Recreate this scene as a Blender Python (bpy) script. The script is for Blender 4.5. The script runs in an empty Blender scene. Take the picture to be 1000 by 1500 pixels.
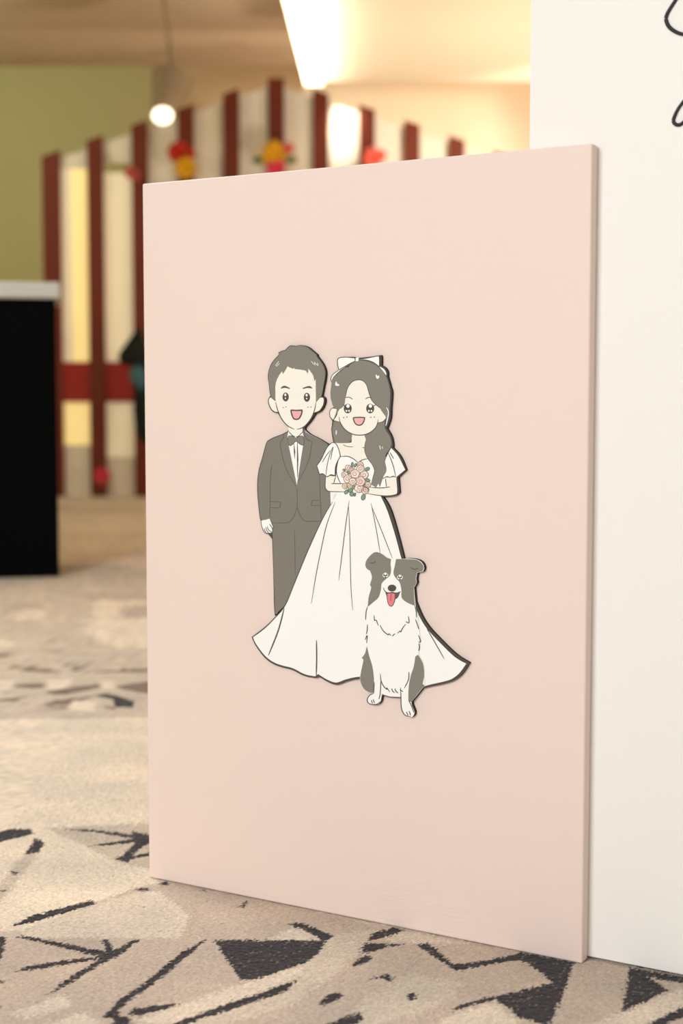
import bpy, bmesh, math, random
import numpy as np
from mathutils import Vector, Matrix
from mathutils.geometry import tessellate_polygon

# ------------------------------------------------------------------ camera, world, lights, exposure
C = bpy.context.scene.collection
SC = bpy.context.scene
F = 2200.0                      # focal length in pixels of the 1000 x 1500 frame
PITCH = math.atan(166.0 / F)    # looking slightly down
H = 0.837                       # lens height above the carpet

cam_data = bpy.data.cameras.new('camera')
cam = bpy.data.objects.new('camera', cam_data)
C.objects.link(cam)
cam.location = (0, 0, H)
cam.rotation_euler = (math.pi / 2 - PITCH, 0, 0)
cam_data.sensor_fit = 'AUTO'
cam_data.sensor_width = 36.0
cam_data.lens = F / 1500.0 * 36.0
cam_data.clip_end = 100
cam_data.clip_start = 0.05
cam_data.dof.use_dof = True
cam_data.dof.focus_distance = 2.36
cam_data.dof.aperture_fstop = 2.8
SC.camera = cam

SC.view_settings.view_transform = 'Standard'
SC.view_settings.look = 'None'
SC.view_settings.gamma = 1.0
SC.view_settings.use_curve_mapping = False
SC.view_settings.exposure = 0.0

world = bpy.data.worlds.new('world')
SC.world = world
world.use_nodes = True
world.node_tree.nodes['Background'].inputs[0].default_value = (1.0, 0.9, 0.78, 1)
world.node_tree.nodes['Background'].inputs[1].default_value = 0.2


def area(name, loc, target, size, watts, col, size_y=None):
    d = bpy.data.lights.new(name, 'AREA')
    d.energy = watts
    d.color = col
    d.size = size
    if size_y:
        d.shape = 'RECTANGLE'
        d.size_y = size_y
    o = bpy.data.objects.new(name, d)
    C.objects.link(o)
    o.location = loc
    o.rotation_euler = (Vector(target) - Vector(loc)).to_track_quat('-Z', 'Y').to_euler()
    return o


def spot(name, loc, target, watts, col, angle, blend=0.4, r=0.05):
    d = bpy.data.lights.new(name, 'SPOT')
    d.energy = watts
    d.color = col
    d.spot_size = math.radians(angle)
    d.spot_blend = blend
    d.shadow_soft_size = r
    o = bpy.data.objects.new(name, d)
    C.objects.link(o)
    o.location = loc
    o.rotation_euler = (Vector(target) - Vector(loc)).to_track_quat('-Z', 'Y').to_euler()
    return o


CEIL = 3.91
area('unseen_fill_light', (-3.3, -2.3, 2.4), (0.0, 2.4, 0.4), 2.0, 221, (0.82, 0.905, 1.0))  # unseen key light added behind the camera, well below the ceiling
area('unseen_fill_light', (0.0, -3.0, 2.4), (0.3, 2.4, 0.3), 2.0, 52, (0.82, 0.905, 1.0))  # second unseen light added in front of the board
area('unseen_fill_light', (-2.0, 4.0, 3.86), (-1.4, 3.2, 0), 1.2, 150, (0.95, 0.96, 0.98))  # added for the carpet, set behind the plane of the board
area('unseen_fill_light', (-2.4, 7.4, 3.86), (-2.4, 7.5, 0), 1.2, 45, (1.0, 0.82, 0.60))  # unseen overhead light, weak and warm
area('unseen_fill_light', (-3.8, 11.2, 3.7), (-3.2, 13.5, 2.6), 1.0, 42, (0.94, 1.0, 0.70))  # greenish light added for the olive wall
area('added_warm_uplight', (1.9, 9.8, 0.5), (1.6, 10.9, 3.9), 0.8, 92, (1.0, 0.90, 0.78))  # unseen uplight added behind the board to brighten the dropped ceiling
area('wall_fill_light', (1.5, 13.3, 0.9), (1.4, 14.2, 3.2), 1.3, 62, (1.0, 0.88, 0.74), 0.3)  # added between gable and back wall to brighten the wall top
strip_fill = area('strip_glow_fill', (-0.22, 10.6, 3.13), (-0.22, 10.6, 3.3), 0.12, 14, (1.0, 0.93, 0.80), 2.6)  # unseen lamp added under the strip light for its soft glow
spot('right_half_spot', (2.3, 10.3, 3.0), (0.95, 12.9, 3.0), 340, (1.0, 0.95, 0.84), 40, 0.6, 0.1)
spot('scallop_downlight', (0.06, 12.3, 3.8), (0.03, 12.9, 3.12), 120, (1.0, 0.94, 0.82), 22, 0.3, 0.04)


# ------------------------------------------------------------------ pixel rays and helpers
def ray(x, y):
    a, b = (x - 500.0) / F, (750.0 - y) / F
    s, c = math.sin(PITCH), math.cos(PITCH)
    return Vector((a, c + b * s, -s + b * c))


def ground(x, y):
    d = ray(x, y)
    return Vector((0, 0, H)) + d * (-H / d.z)


def at(x, y, Y):
    d = ray(x, y)
    return Vector((0, 0, H)) + d * (Y / d.y)


def lin(c):
    c = c / 255.0
    return c / 12.92 if c <= 0.04045 else ((c + 0.055) / 1.055) ** 2.4


def rgb(r, g, b):
    return (lin(r), lin(g), lin(b), 1.0)


def mat(name, col, rough=0.6, spec=0.3, emit=0.0, ecol=None, metal=0.0):
    m = bpy.data.materials.new(name)
    m.use_nodes = True
    b = m.node_tree.nodes['Principled BSDF']
    b.inputs['Base Color'].default_value = col
    b.inputs['Roughness'].default_value = rough
    b.inputs['Specular IOR Level'].default_value = spec
    b.inputs['Metallic'].default_value = metal
    if emit:
        b.inputs['Emission Color'].default_value = ecol or col
        b.inputs['Emission Strength'].default_value = emit
    return m


def grain(m, scale=(8, 8, 160), strength=0.15, dist=0.001, tone=0.06, detail=6.0):
    """fine relief and a slight tone variation on a plain material"""
    nt = m.node_tree
    b = nt.nodes['Principled BSDF']
    tc = nt.nodes.new('ShaderNodeTexCoord')
    mp = nt.nodes.new('ShaderNodeMapping')
    mp.inputs['Scale'].default_value = scale
    nt.links.new(tc.outputs['Object'], mp.inputs['Vector'])
    nz = nt.nodes.new('ShaderNodeTexNoise')
    nz.inputs['Scale'].default_value = 1.0
    nz.inputs['Detail'].default_value = detail
    nt.links.new(mp.outputs[0], nz.inputs['Vector'])
    bp = nt.nodes.new('ShaderNodeBump')
    bp.inputs['Strength'].default_value = strength
    bp.inputs['Distance'].default_value = dist
    nt.links.new(nz.outputs['Fac'], bp.inputs['Height'])
    nt.links.new(bp.outputs[0], b.inputs['Normal'])
    col = tuple(b.inputs['Base Color'].default_value)
    mx = nt.nodes.new('ShaderNodeMix')
    mx.data_type = 'RGBA'
    mx.inputs['A'].default_value = tuple(c * (1 - tone) for c in col[:3]) + (1,)
    mx.inputs['B'].default_value = tuple(min(1, c * (1 + tone)) for c in col[:3]) + (1,)
    nt.links.new(nz.outputs['Fac'], mx.inputs['Factor'])
    nt.links.new(mx.outputs['Result'], b.inputs['Base Color'])
    return m


def link_mesh(name, me, parent=None):
    o = bpy.data.objects.new(name, me)
    C.objects.link(o)
    if parent:
        o.parent = parent
    return o


def obj(name, bm, mats, parent=None, smooth=False):
    me = bpy.data.meshes.new(name)
    bmesh.ops.recalc_face_normals(bm, faces=bm.faces[:])
    bm.to_mesh(me)
    bm.free()
    for m in (mats if isinstance(mats, (list, tuple)) else [mats]):
        me.materials.append(m)
    if smooth:
        me.shade_smooth()
    return link_mesh(name, me, parent)


def thing(name, label, cat, loc=(0, 0, 0), rotz=0.0, group=None):
    o = bpy.data.objects.new(name, None)
    o.empty_display_size = 0.1
    C.objects.link(o)
    o.location = loc
    o.rotation_euler = (0, 0, rotz)
    return tag(o, label, cat, group)


def tag(o, label, cat, group=None):
    o['label'] = label
    o['category'] = cat
    if group:
        o['group'] = group
    return o


def struct(o):
    o['kind'] = 'structure'
    return o


def add_box(bm, lo, hi, bevel=0.0, seg=2, mi=0):
    lo, hi = Vector(lo), Vector(hi)
    r = bmesh.ops.create_cube(bm, size=1.0)
    vs = r['verts']
    for v in vs:
        v.co = Vector([lo[i] + (v.co[i] + 0.5) * (hi[i] - lo[i]) for i in range(3)])
    fs = list({f for v in vs for f in v.link_faces})
    for f in fs:
        f.material_index = mi
    if bevel:
        es = list({e for v in vs for e in v.link_edges})
        bmesh.ops.bevel(bm, geom=es, offset=bevel, segments=seg, profile=0.6, affect='EDGES')
    return bm


def box(name, lo, hi, m, parent=None, bevel=0.0, seg=2):
    return obj(name, add_box(bmesh.new(), lo, hi, bevel, seg), m, parent)


def add_cyl(bm, a, b, r0, r1=None, n=20):
    a, b = Vector(a), Vector(b)
    r1 = r0 if r1 is None else r1
    d = b - a
    q = d.to_track_quat('Z', 'Y').to_matrix().to_4x4()
    bmesh.ops.create_cone(bm, cap_ends=True, segments=n, radius1=r0, radius2=r1, depth=d.length,
                          matrix=Matrix.Translation((a + b) / 2) @ q)
    return bm


def add_tube(bm, pts, r, n=8):
    pts = [Vector(p) for p in pts]
    rings = []
    for i, p in enumerate(pts):
        t = (pts[min(i + 1, len(pts) - 1)] - pts[max(i - 1, 0)]).normalized()
        q = t.to_track_quat('Z', 'Y')
        rr = r[i] if isinstance(r, (list, tuple)) else r
        rings.append([bm.verts.new(p + q @ Vector((math.cos(a) * rr, math.sin(a) * rr, 0)))
                      for a in [2 * math.pi * k / n for k in range(n)]])
    for i in range(len(rings) - 1):
        for k in range(n):
            bm.faces.new((rings[i][k], rings[i][(k + 1) % n], rings[i + 1][(k + 1) % n], rings[i + 1][k]))
    bm.faces.new(rings[0][::-1])
    bm.faces.new(rings[-1])
    return bm


# ------------------------------------------------------------------ the setting: floor
def jagged_inside(px, py, poly):
    n = len(poly)
    ins = np.zeros(px.shape, bool)
    j = n - 1
    for i in range(n):
        xi, yi = poly[i]
        xj, yj = poly[j]
        if yi != yj:
            cnd = ((yi > py) != (yj > py)) & (px < (xj - xi) * (py - yi) / (yj - yi) + xi)
            ins ^= cnd
        j = i
    return ins


CREAM, SAND, TAUPE, UMBER, DARK, PALE = 0, 1, 2, 3, 4, 5
CARPET = [rgb(232, 217, 193), rgb(204, 189, 168), rgb(193, 175, 156), rgb(126, 108, 90), rgb(46, 38, 37), rgb(218, 202, 181)]
carpet_patches = []      # (tone, polygon on the floor in metres)


def patch(tone, pts):
    carpet_patches.append((tone, [tuple(ground(x, y)[:2]) for x, y in pts]))


# broad tonal fields of the weave
patch(CREAM, [(-300, 1060), (230, 1050), (230, 1292), (200, 1300), (135, 1322), (30, 1362), (-300, 1380)])
patch(SAND, [(60, 1212), (230, 1205), (230, 1275), (170, 1262), (120, 1235)])
patch(SAND, [(-30, 1312), (0, 1292), (38, 1248), (56, 1250), (18, 1300), (-10, 1330)])
patch(TAUPE, [(150, 1322), (195, 1300), (300, 1290), (560, 1360), (480, 1376), (395, 1376), (262, 1373), (278, 1340), (232, 1303)])
patch(PALE, [(140, 1325), (195, 1306), (232, 1303), (278, 1340), (262, 1373), (30, 1372), (60, 1350)])
patch(TAUPE, [(-300, 1372), (262, 1374), (900, 1381), (1300, 1400), (1300, 1600), (-300, 1600)])
patch(PALE, [(430, 1356), (478, 1377), (392, 1376)])
patch(PALE, [(195, 1494), (262, 1472), (340, 1445), (420, 1420), (455, 1408), (480, 1382), (500, 1386), (470, 1412), (430, 1432), (380, 1452), (280, 1488), (240, 1502)])
patch(SAND, [(470, 1372), (545, 1360), (540, 1378), (500, 1420), (430, 1470), (300, 1510), (250, 1510), (330, 1472), (430, 1436)])
patch(PALE, [(560, 1375), (595, 1361), (640, 1371), (690, 1381), (612, 1382), (580, 1380)])
patch(PALE, [(630, 1502), (668, 1483), (722, 1466), (740, 1482), (756, 1494), (762, 1502)])
patch(PALE, [(22, 1482), (90, 1456), (110, 1470), (40, 1491)])
patch(PALE, [(55, 1502), (122, 1481), (150, 1502)])
patch(PALE, [(860, 1502), (985, 1452), (1000, 1447), (1004, 1472), (945, 1502)])
patch(SAND, [(600, 1425), (680, 1440), (660, 1465), (560, 1500), (480, 1510), (540, 1460)])
# dark weave
for P in [
    [(313, 1376), (479, 1376), (467, 1394), (454, 1406), (418, 1419), (370, 1434), (352, 1434), (334, 1407)],
    [(422, 1353), (440, 1350), (465, 1360), (490, 1370), (475, 1377), (455, 1366)],
    [(537, 1378), (543, 1367), (574, 1357), (593, 1361), (576, 1368), (557, 1374)],
    [(527, 1395), (534, 1380), (591, 1382), (567, 1386), (545, 1393)],
    [(513, 1416), (524, 1403), (540, 1398), (546, 1404), (528, 1412)],
    [(538, 1434), (562, 1427), (567, 1424), (577, 1433), (570, 1437), (560, 1432)],
    [(465, 1473), (478, 1458), (490, 1451), (504, 1457), (495, 1463), (482, 1468)],
    [(595, 1454), (606, 1452), (612, 1462), (600, 1464)],
    [(470, 1502), (500, 1490), (519, 1483), (527, 1481), (533, 1492), (512, 1502)],
    [(238, 1503), (274, 1490), (332, 1469), (380, 1453), (436, 1433), (418, 1451), (382, 1463), (340, 1477), (284, 1495), (262, 1503)],
    [(294, 1378), (304, 1375), (270, 1403), (245, 1425), (215, 1447), (182, 1471), (170, 1484), (160, 1484), (168, 1468), (200, 1447), (235, 1419), (262, 1397)],
    [(150, 1487), (160, 1480), (172, 1474), (176, 1486), (189, 1488), (192, 1503), (166, 1503), (164, 1490)],
    [(188, 1486), (193, 1476), (231, 1471), (262, 1469), (236, 1478), (207, 1486)],
    [(18, 1370), (40, 1370), (100, 1382), (150, 1391), (172, 1394), (166, 1403), (150, 1401), (125, 1396), (80, 1384), (40, 1375)],
    [(150, 1375), (159, 1375), (168, 1393), (157, 1395)],
    [(190, 1379), (206, 1374), (176, 1397), (150, 1410), (110, 1435), (66, 1459), (100, 1431), (130, 1413), (160, 1394)],
    [(22, 1421), (43, 1413), (84, 1407), (156, 1398), (156, 1401), (96, 1412), (46, 1420)],
    [(-60, 1369), (8, 1370), (6, 1390), (4, 1400), (-4, 1413), (-40, 1420)],
    [(-20, 1433), (7, 1436), (-20, 1449)], [(-20, 1466), (3, 1475), (-20, 1484)],
    [(14, 1357), (44, 1341), (135, 1317), (141, 1323), (91, 1337), (47, 1350)],
    [(-20, 1224), (16, 1213), (43, 1213), (50, 1220), (16, 1229), (-20, 1236)],
    [(35, 1251), (52, 1227), (66, 1233), (56, 1248)],
    [(12, 1275), (30, 1276), (22, 1280)], [(-4, 1303), (12, 1303), (4, 1306)],
    [(94, 1214), (130, 1214), (192, 1221), (193, 1215), (205, 1219), (240, 1226), (240, 1234), (215, 1235), (194, 1252), (187, 1263), (168, 1257), (180, 1252), (198, 1233), (160, 1237), (124, 1239), (160, 1233), (194, 1228), (150, 1220)],
    [(184, 1256), (220, 1247), (220, 1252), (194, 1258)],
    [(195, 1302), (208, 1299), (222, 1302), (208, 1304.5)], [(234, 1293), (244, 1290), (251, 1295), (240, 1297)],
    [(294, 1302), (304, 1303), (297, 1305)], [(351, 1328), (358, 1319), (366, 1320), (356, 1329)],
    [(504, 1344), (508, 1344), (506, 1346)], [(208, 1327), (213, 1326), (211, 1329)],
    [(609, 1382), (627, 1381), (664, 1411), (683, 1410), (753, 1397), (762, 1394), (820, 1404), (845, 1410), (837, 1413), (832, 1434), (821, 1464), (805, 1499), (802, 1503),
     (772, 1491), (760, 1494), (753, 1481), (726, 1463), (717, 1465), (688, 1472), (660, 1479), (676, 1469), (719, 1459), (806, 1439), (807, 1436), (786, 1419), (765, 1406), (748, 1406), (695, 1416), (666, 1421), (642, 1405), (616, 1387)],
    [(921, 1416), (1010, 1432), (1010, 1440), (970, 1434), (947, 1429), (968, 1442), (981, 1449), (937, 1470), (911, 1482), (916, 1451)],
    [(1010, 1470), (979, 1483), (943, 1502), (968, 1502), (1010, 1484)],
    [(95, 971), (125, 978), (108, 983)],
    [(138, 1018), (158, 1015), (198, 1026), (194, 1036), (168, 1035), (166, 1024)],
]:
    patch(DARK, P)
for P in [
    [(7, 975), (66, 979), (92, 985), (40, 984)], [(-20, 956), (18, 957), (20, 961), (-20, 964)],
    [(24, 1002), (64, 1000), (64, 1008), (24, 1007)], [(70, 1012), (145, 1001), (146, 1007), (92, 1017), (70, 1016)],
    [(170, 1004), (230, 996), (230, 1018), (176, 1009)], [(57, 1035), (77, 1026), (140, 1018), (110, 1032)],
    [(70, 1036), (110, 1034), (104, 1039)], [(145, 1034), (170, 1034), (168, 1040)],
    [(110, 985), (230, 978), (230, 984)], [(-20, 1025), (40, 1020), (20, 1028)],
]:
    patch(UMBER, P)
for P in [
    [(64, 997), (106, 993), (97, 1008), (72, 1009)], [(106, 1027), (144, 1027), (138, 1041), (103, 1038)],
    [(-10, 997), (20, 995), (16, 1010), (-10, 1012)], [(150, 996), (168, 997), (166, 1008), (148, 1008)],
    [(-10, 936), (20, 938), (10, 950), (-10, 950)], [(140, 880), (230, 880), (230, 950), (170, 945), (120, 930)],
    [(20, 895), (66, 893), (60, 905), (20, 908)],
]:
    patch(CREAM, P)


for P in [[(90, 868), (230, 862), (230, 878), (110, 880)], [(10, 886), (66, 880), (60, 890), (10, 893)], [(66, 950), (92, 948), (86, 958), (68, 960)],
          [(90, 812), (230, 802), (230, 816), (100, 822)], [(80, 745), (215, 741), (215, 749), (90, 752)], [(170, 888), (230, 884), (230, 906), (180, 904)]]:
    patch(TAUPE, P)


def build_floor():
    xs = np.concatenate([np.arange(-6.0, -2.6, 0.1), np.arange(-2.6, -0.66, 0.014), np.arange(-0.66, 0.70, 0.003),
                         np.arange(0.70, 2.0, 0.02), np.arange(2.0, 6.01, 0.1)])
    ys = np.concatenate([np.arange(-4.0, 1.4, 0.09), np.arange(1.4, 1.9, 0.02), np.arange(1.9, 2.82, 0.003),
                         np.arange(2.82, 4.6, 0.009), np.arange(4.6, 14.3, 0.05), [14.3]])
    nx, ny = len(xs), len(ys)
    X, Y = np.meshgrid(xs, ys)
    X, Y = X.ravel(), Y.ravel()
    rng = np.random.default_rng(5)
    fine = (Y > 1.4) & (Y < 4.6) & (X > -2.6) & (X < 2)
    amp = np.where(fine, 0.0032, 0.012)
    JX = X + rng.normal(0, 1, X.size) * amp * 0.55
    JY = Y + rng.normal(0, 1, X.size) * amp * 0.75
    tone = np.full(X.size, SAND)
    # the rest of the carpet, where the photograph does not look: the same broken lines and shards
    rnd = random.Random(11)
    wide = []
    for _ in range(150):
        cx, cy = rnd.uniform(-5.5, 5.5), rnd.uniform(-3.6, 13.5)
        d = math.hypot(cx, cy - 2)
        a, L, w = rnd.uniform(0, math.pi), rnd.uniform(0.15, 0.6), rnd.uniform(0.012, 0.05)
        ca, sa = math.cos(a), math.sin(a)
        if rnd.random() < 0.25:
            P = [(-L / 2, -w), (L / 2, -w * 2), (L * 0.1, L * 0.3)]
        else:
            P = [(-L / 2, 0), (-L * .2, w), (L / 2, w * .4), (L / 2, -w * .4), (-L * .1, -w * .5)]
        wide.append((rnd.choice([DARK, DARK, TAUPE, CREAM, UMBER]), [(cx + p[0] * ca - p[1] * sa, cy + p[0] * sa + p[1] * ca) for p in P]))
    s, c = math.sin(PITCH), math.cos(PITCH)
    dz = np.maximum(Y * c + H * s, 1e-3)
    U = 500 + F * X / dz
    V = 750 + F * (H * c - Y * s) / dz
    in_view = (Y > 0.5) & (U > -25) & (U < 1020) & (V > 745) & (V < 1520) & ~((U > 225) & (V < 1300))
    for t, P in wide:
        m = jagged_inside(JX, JY, P) & ~in_view
        tone[m] = t
    for t, P in carpet_patches:
        x0, x1 = min(p[0] for p in P) - .05, max(p[0] for p in P) + .05
        y0, y1 = min(p[1] for p in P) - .05, max(p[1] for p in P) + .05
        idx = np.nonzero((X > x0) & (X < x1) & (Y > y0) & (Y < y1))[0]
        if idx.size:
            k = 1.0 if t in (DARK, UMBER) else 2.0
            m = jagged_inside(X[idx] + (JX[idx] - X[idx]) * k, Y[idx] + (JY[idx] - Y[idx]) * k, P)
            tone[idx[m]] = t
    pal = np.array(CARPET)
    col = pal[tone]
    sp = rng.normal(0, 1, X.size)
    col[:, :3] *= np.clip(1 + sp * np.where(tone == DARK, 0.15, 0.10), 0.6, 1.35)[:, None]
    # slow mottling of the pile
    gn = rng.normal(0, 1, (130, 240))
    gx, gy = np.clip((X + 6.0) / 0.1, 0, 127.9), np.clip((Y + 4.0) / 0.08, 0, 238.9)
    ix, iy = gx.astype(int), gy.astype(int)
    fx, fy = gx - ix, gy - iy
    fx, fy = fx * fx * (3 - 2 * fx), fy * fy * (3 - 2 * fy)
    mot = (gn[ix, iy] * (1 - fx) * (1 - fy) + gn[ix + 1, iy] * fx * (1 - fy) + gn[ix, iy + 1] * (1 - fx) * fy + gn[ix + 1, iy + 1] * fx * fy)
    col[:, :3] *= (1 + 0.055 * mot)[:, None] * np.stack([1 + 0.012 * mot, np.ones_like(mot), 1 - 0.01 * mot], 1)
    # stray tufts of the neighbouring colours
    stray = (rng.random(X.size) < 0.03) & (tone != DARK)
    col[stray, :3] *= 0.78
    stray = (rng.random(X.size) < 0.03)
    col[stray, :3] = col[stray, :3] * 0.8 + 0.2 * pal[CREAM][:3]
    Z = np.where(fine, rng.random(X.size) * -0.0022, -0.001)
    Z = np.where(tone == DARK, Z - 0.0006, Z)
    me = bpy.data.meshes.new('floor')
    co = np.stack([X, Y, Z], 1).astype(np.float32)
    i = np.arange((nx - 1) * (ny - 1))
    r, q = i // (nx - 1), i % (nx - 1)
    a = r * nx + q
    faces = np.stack([a, a + 1, a + 1 + nx, a + nx], 1).astype(np.int32)
    me.vertices.add(co.shape[0])
    me.vertices.foreach_set('co', co.ravel())
    me.loops.add(faces.size)
    me.loops.foreach_set('vertex_index', faces.ravel())
    me.polygons.add(faces.shape[0])
    me.polygons.foreach_set('loop_start', np.arange(0, faces.size, 4, dtype=np.int32))
    me.polygons.foreach_set('loop_total', np.full(faces.shape[0], 4, dtype=np.int32))
    me.update(calc_edges=True)
    me.shade_smooth()
    at_ = me.color_attributes.new('weave', 'FLOAT_COLOR', 'POINT')
    at_.data.foreach_set('color', col.astype(np.float32).ravel())
    m = mat('carpet', rgb(200, 185, 168), 0.95, 0.05)
    nt = m.node_tree
    b = nt.nodes['Principled BSDF']
    an = nt.nodes.new('ShaderNodeAttribute')
    an.attribute_name = 'weave'
    nt.links.new(an.outputs['Color'], b.inputs['Base Color'])
    b.inputs['Sheen Weight'].default_value = 0.15
    nz = nt.nodes.new('ShaderNodeTexNoise')
    nz.inputs['Scale'].default_value = 420
    tc = nt.nodes.new('ShaderNodeTexCoord')
    nt.links.new(tc.outputs['Object'], nz.inputs['Vector'])
    bp = nt.nodes.new('ShaderNodeBump')
    bp.inputs['Strength'].default_value = 0.5
    bp.inputs['Distance'].default_value = 0.002
    nt.links.new(nz.outputs['Fac'], bp.inputs['Height'])
    nt.links.new(bp.outputs[0], b.inputs['Normal'])
    me.materials.append(m)
    return struct(link_mesh('floor', me))


build_floor()

M_ceil = grain(mat('ceiling_paint', rgb(196, 172, 146), 0.9, 0.1), (3, 3, 3), 0.1, 0.002, 0.03)
M_olive = grain(mat('olive_wall_paint', rgb(186, 178, 130), 0.85, 0.15), (2, 2, 2), 0.1, 0.002, 0.04)
M_cream = grain(mat('cream_wall_paint', rgb(246, 226, 196), 0.85, 0.15), (2, 2, 2), 0.1, 0.002, 0.02)
WALL_Y = 14.2
struct(box('ceiling', (-6.1, -4.1, CEIL), (6.1, WALL_Y + 0.1, CEIL + 0.1), M_ceil))
struct(box('wall_back', (-6.1, WALL_Y, -0.02), (-1.5, WALL_Y + 0.1, CEIL), M_olive))
M_tan_dim = grain(mat('dimmed_wall_tan', rgb(198, 170, 132), 0.85, 0.15), (2, 2, 2), 0.1, 0.002, 0.03)  # weaker light on this stretch of wall, put into the colour as tan
struct(box('wall_back_middle', (-1.5, WALL_Y - 0.01, -0.02), (-0.36, WALL_Y + 0.1, CEIL), M_tan_dim))
struct(box('wall_back_right', (-0.36, WALL_Y - 0.02, -0.02), (6.1, WALL_Y + 0.1, CEIL), M_cream))
struct(box('wall_left', (-6.1, -4.1, -0.02), (-6.0, WALL_Y, CEIL), M_olive))
M_neutral = grain(mat('pale_wall_paint', rgb(206, 204, 200), 0.85, 0.15), (2, 2, 2), 0.1, 0.002, 0.03)
struct(box('wall_right', (6.0, -4.1, -0.02), (6.1, WALL_Y, CEIL), M_neutral))
struct(box('wall_front', (-6.1, -4.1, -0.02), (6.1, -4.0, CEIL), M_neutral))
# dropped ceiling with a lit edge on the right
SOF = 3.30
e0, e1 = at(412, 0, 9.28), at(447, 130, 11.93)
sx = (e1.x - e0.x) / (e1.y - e0.y)
bm = bmesh.new()
yA, yB = 6.0, 11.93
xa, xb = e1.x + sx * (yA - e1.y), e1.x
lo = [bm.verts.new(p) for p in ((xa, yA, SOF), (5.99, yA, SOF), (5.99, yB, SOF), (xb, yB, SOF))]
hi = [bm.verts.new((v.co.x, v.co.y, CEIL - 0.002)) for v in lo]
bm.faces.new(lo)
bm.faces.new(hi)
for k in range(4):
    bm.faces.new((lo[k], lo[(k + 1) % 4], hi[(k + 1) % 4], hi[k]))
soffit = struct(obj('ceiling_dropped', bm, M_cream))
M_led = mat('warm_led', rgb(255, 240, 210), 0.4, 0.2, 3.6, rgb(255, 232, 190))
bm = bmesh.new()
w_led = 0.14
vs = [(xa, yA), (xa + w_led, yA), (xb + w_led, yB), (xb, yB)]
lo = [bm.verts.new((x, y, SOF - 0.03)) for x, y in vs]
hi = [bm.verts.new((x, y, SOF - 0.001)) for x, y in vs]
bm.faces.new(lo)
bm.faces.new(hi)
for k in range(4):
    bm.faces.new((lo[k], lo[(k + 1) % 4], hi[(k + 1) % 4], hi[k]))
led = obj('strip_light', bm, M_led)
tag(led, 'long glowing strip light along the edge of the dropped ceiling', 'light')

# ------------------------------------------------------------------ pink board, white panel
B0, B1 = ground(218, 1285), ground(852, 1412)
B0.z = B1.z = 0
UV = (B1 - B0).normalized()
BW = (B1 - B0).length
BH = 1.200
BT = 0.023
HEAD = math.atan2(UV.y, UV.x)
NV = Vector((UV.y, -UV.x, 0))          # towards the camera


def on_board(x, y, off):
    """pixel -> (u, z) on the vertical plane lying `off` metres in front of the board's face"""
    d = ray(x, y)
    o = Vector((0, 0, H))
    t = (B0 + NV * off - o).dot(NV) / d.dot(NV)
    p = o + d * t - B0
    return p.dot(UV), p.z


def painted_board_mat():
    m = mat('pink_painted_wood', rgb(240, 217, 203), 0.5, 0.3)
    nt = m.node_tree
    b = nt.nodes['Principled BSDF']
    tc = nt.nodes.new('ShaderNodeTexCoord')

    def noise(scale, detail=4.0, s=1.0):
        mp = nt.nodes.new('ShaderNodeMapping')
        mp.inputs['Scale'].default_value = scale
        nt.links.new(tc.outputs['Object'], mp.inputs['Vector'])
        n = nt.nodes.new('ShaderNodeTexNoise')
        n.inputs['Scale'].default_value = s
        n.inputs['Detail'].default_value = detail
        nt.links.new(mp.outputs[0], n.inputs['Vector'])
        return n
    fine = noise((14, 14, 330), 3.0)
    coarse = noise((26, 26, 190), 4.0)
    where = noise((3.2, 3.2, 6.5), 1.0)
    ramp = nt.nodes.new('ShaderNodeMapRange')
    ramp.inputs['From Min'].default_value = 0.55
    ramp.inputs['From Max'].default_value = 0.72
    nt.links.new(where.outputs['Fac'], ramp.inputs['Value'])
    mul = nt.nodes.new('ShaderNodeMath')
    mul.operation = 'MULTIPLY'
    nt.links.new(coarse.outputs['Fac'], mul.inputs[0])
    nt.links.new(ramp.outputs[0], mul.inputs[1])
    sc = nt.nodes.new('ShaderNodeMath')
    sc.operation = 'MULTIPLY_ADD'
    sc.inputs[1].default_value = 0.22
    nt.links.new(fine.outputs['Fac'], sc.inputs[0])
    nt.links.new(mul.outputs[0], sc.inputs[2])
    bp = nt.nodes.new('ShaderNodeBump')
    bp.inputs['Strength'].default_value = 0.5
    bp.inputs['Distance'].default_value = 0.0012
    gu, gz = on_board(655, 1345, 0)
    mp = nt.nodes.new('ShaderNodeMapping')
    mp.inputs['Scale'].default_value = (14, 1, 26)
    mp.inputs['Location'].default_value = (-gu * 14, 0, -gz * 26)
    nt.links.new(tc.outputs['Object'], mp.inputs['Vector'])
    ln = nt.nodes.new('ShaderNodeVectorMath')
    ln.operation = 'LENGTH'
    nt.links.new(mp.outputs[0], ln.inputs[0])
    mr = nt.nodes.new('ShaderNodeMapRange')
    mr.inputs['From Min'].default_value = 0.3
    mr.inputs['From Max'].default_value = 1.0
    mr.inputs['To Min'].default_value = 2.2
    mr.inputs['To Max'].default_value = 0.0
    nt.links.new(ln.outputs['Value'], mr.inputs['Value'])
    gr = noise((16, 16, 150), 3.0)
    m2 = nt.nodes.new('ShaderNodeMath')
    m2.operation = 'MULTIPLY_ADD'
    nt.links.new(gr.outputs['Fac'], m2.inputs[0])
    nt.links.new(mr.outputs[0], m2.inputs[1])
    nt.links.new(sc.outputs[0], m2.inputs[2])
    nt.links.new(m2.outputs[0], bp.inputs['Height'])
    nt.links.new(bp.outputs[0], b.inputs['Normal'])
    return m


M_pink = painted_board_mat()
bm = add_box(bmesh.new(), (0, 0, 0.0), (BW, BT, BH), 0.0035, 3)
board = obj('display_board', bm, M_pink)
board.location = B0
board.rotation_euler = (0, 0, HEAD)
tag(board, 'tall pale pink painted board with the cartoon couple, leaning at the white panel', 'board')

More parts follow.
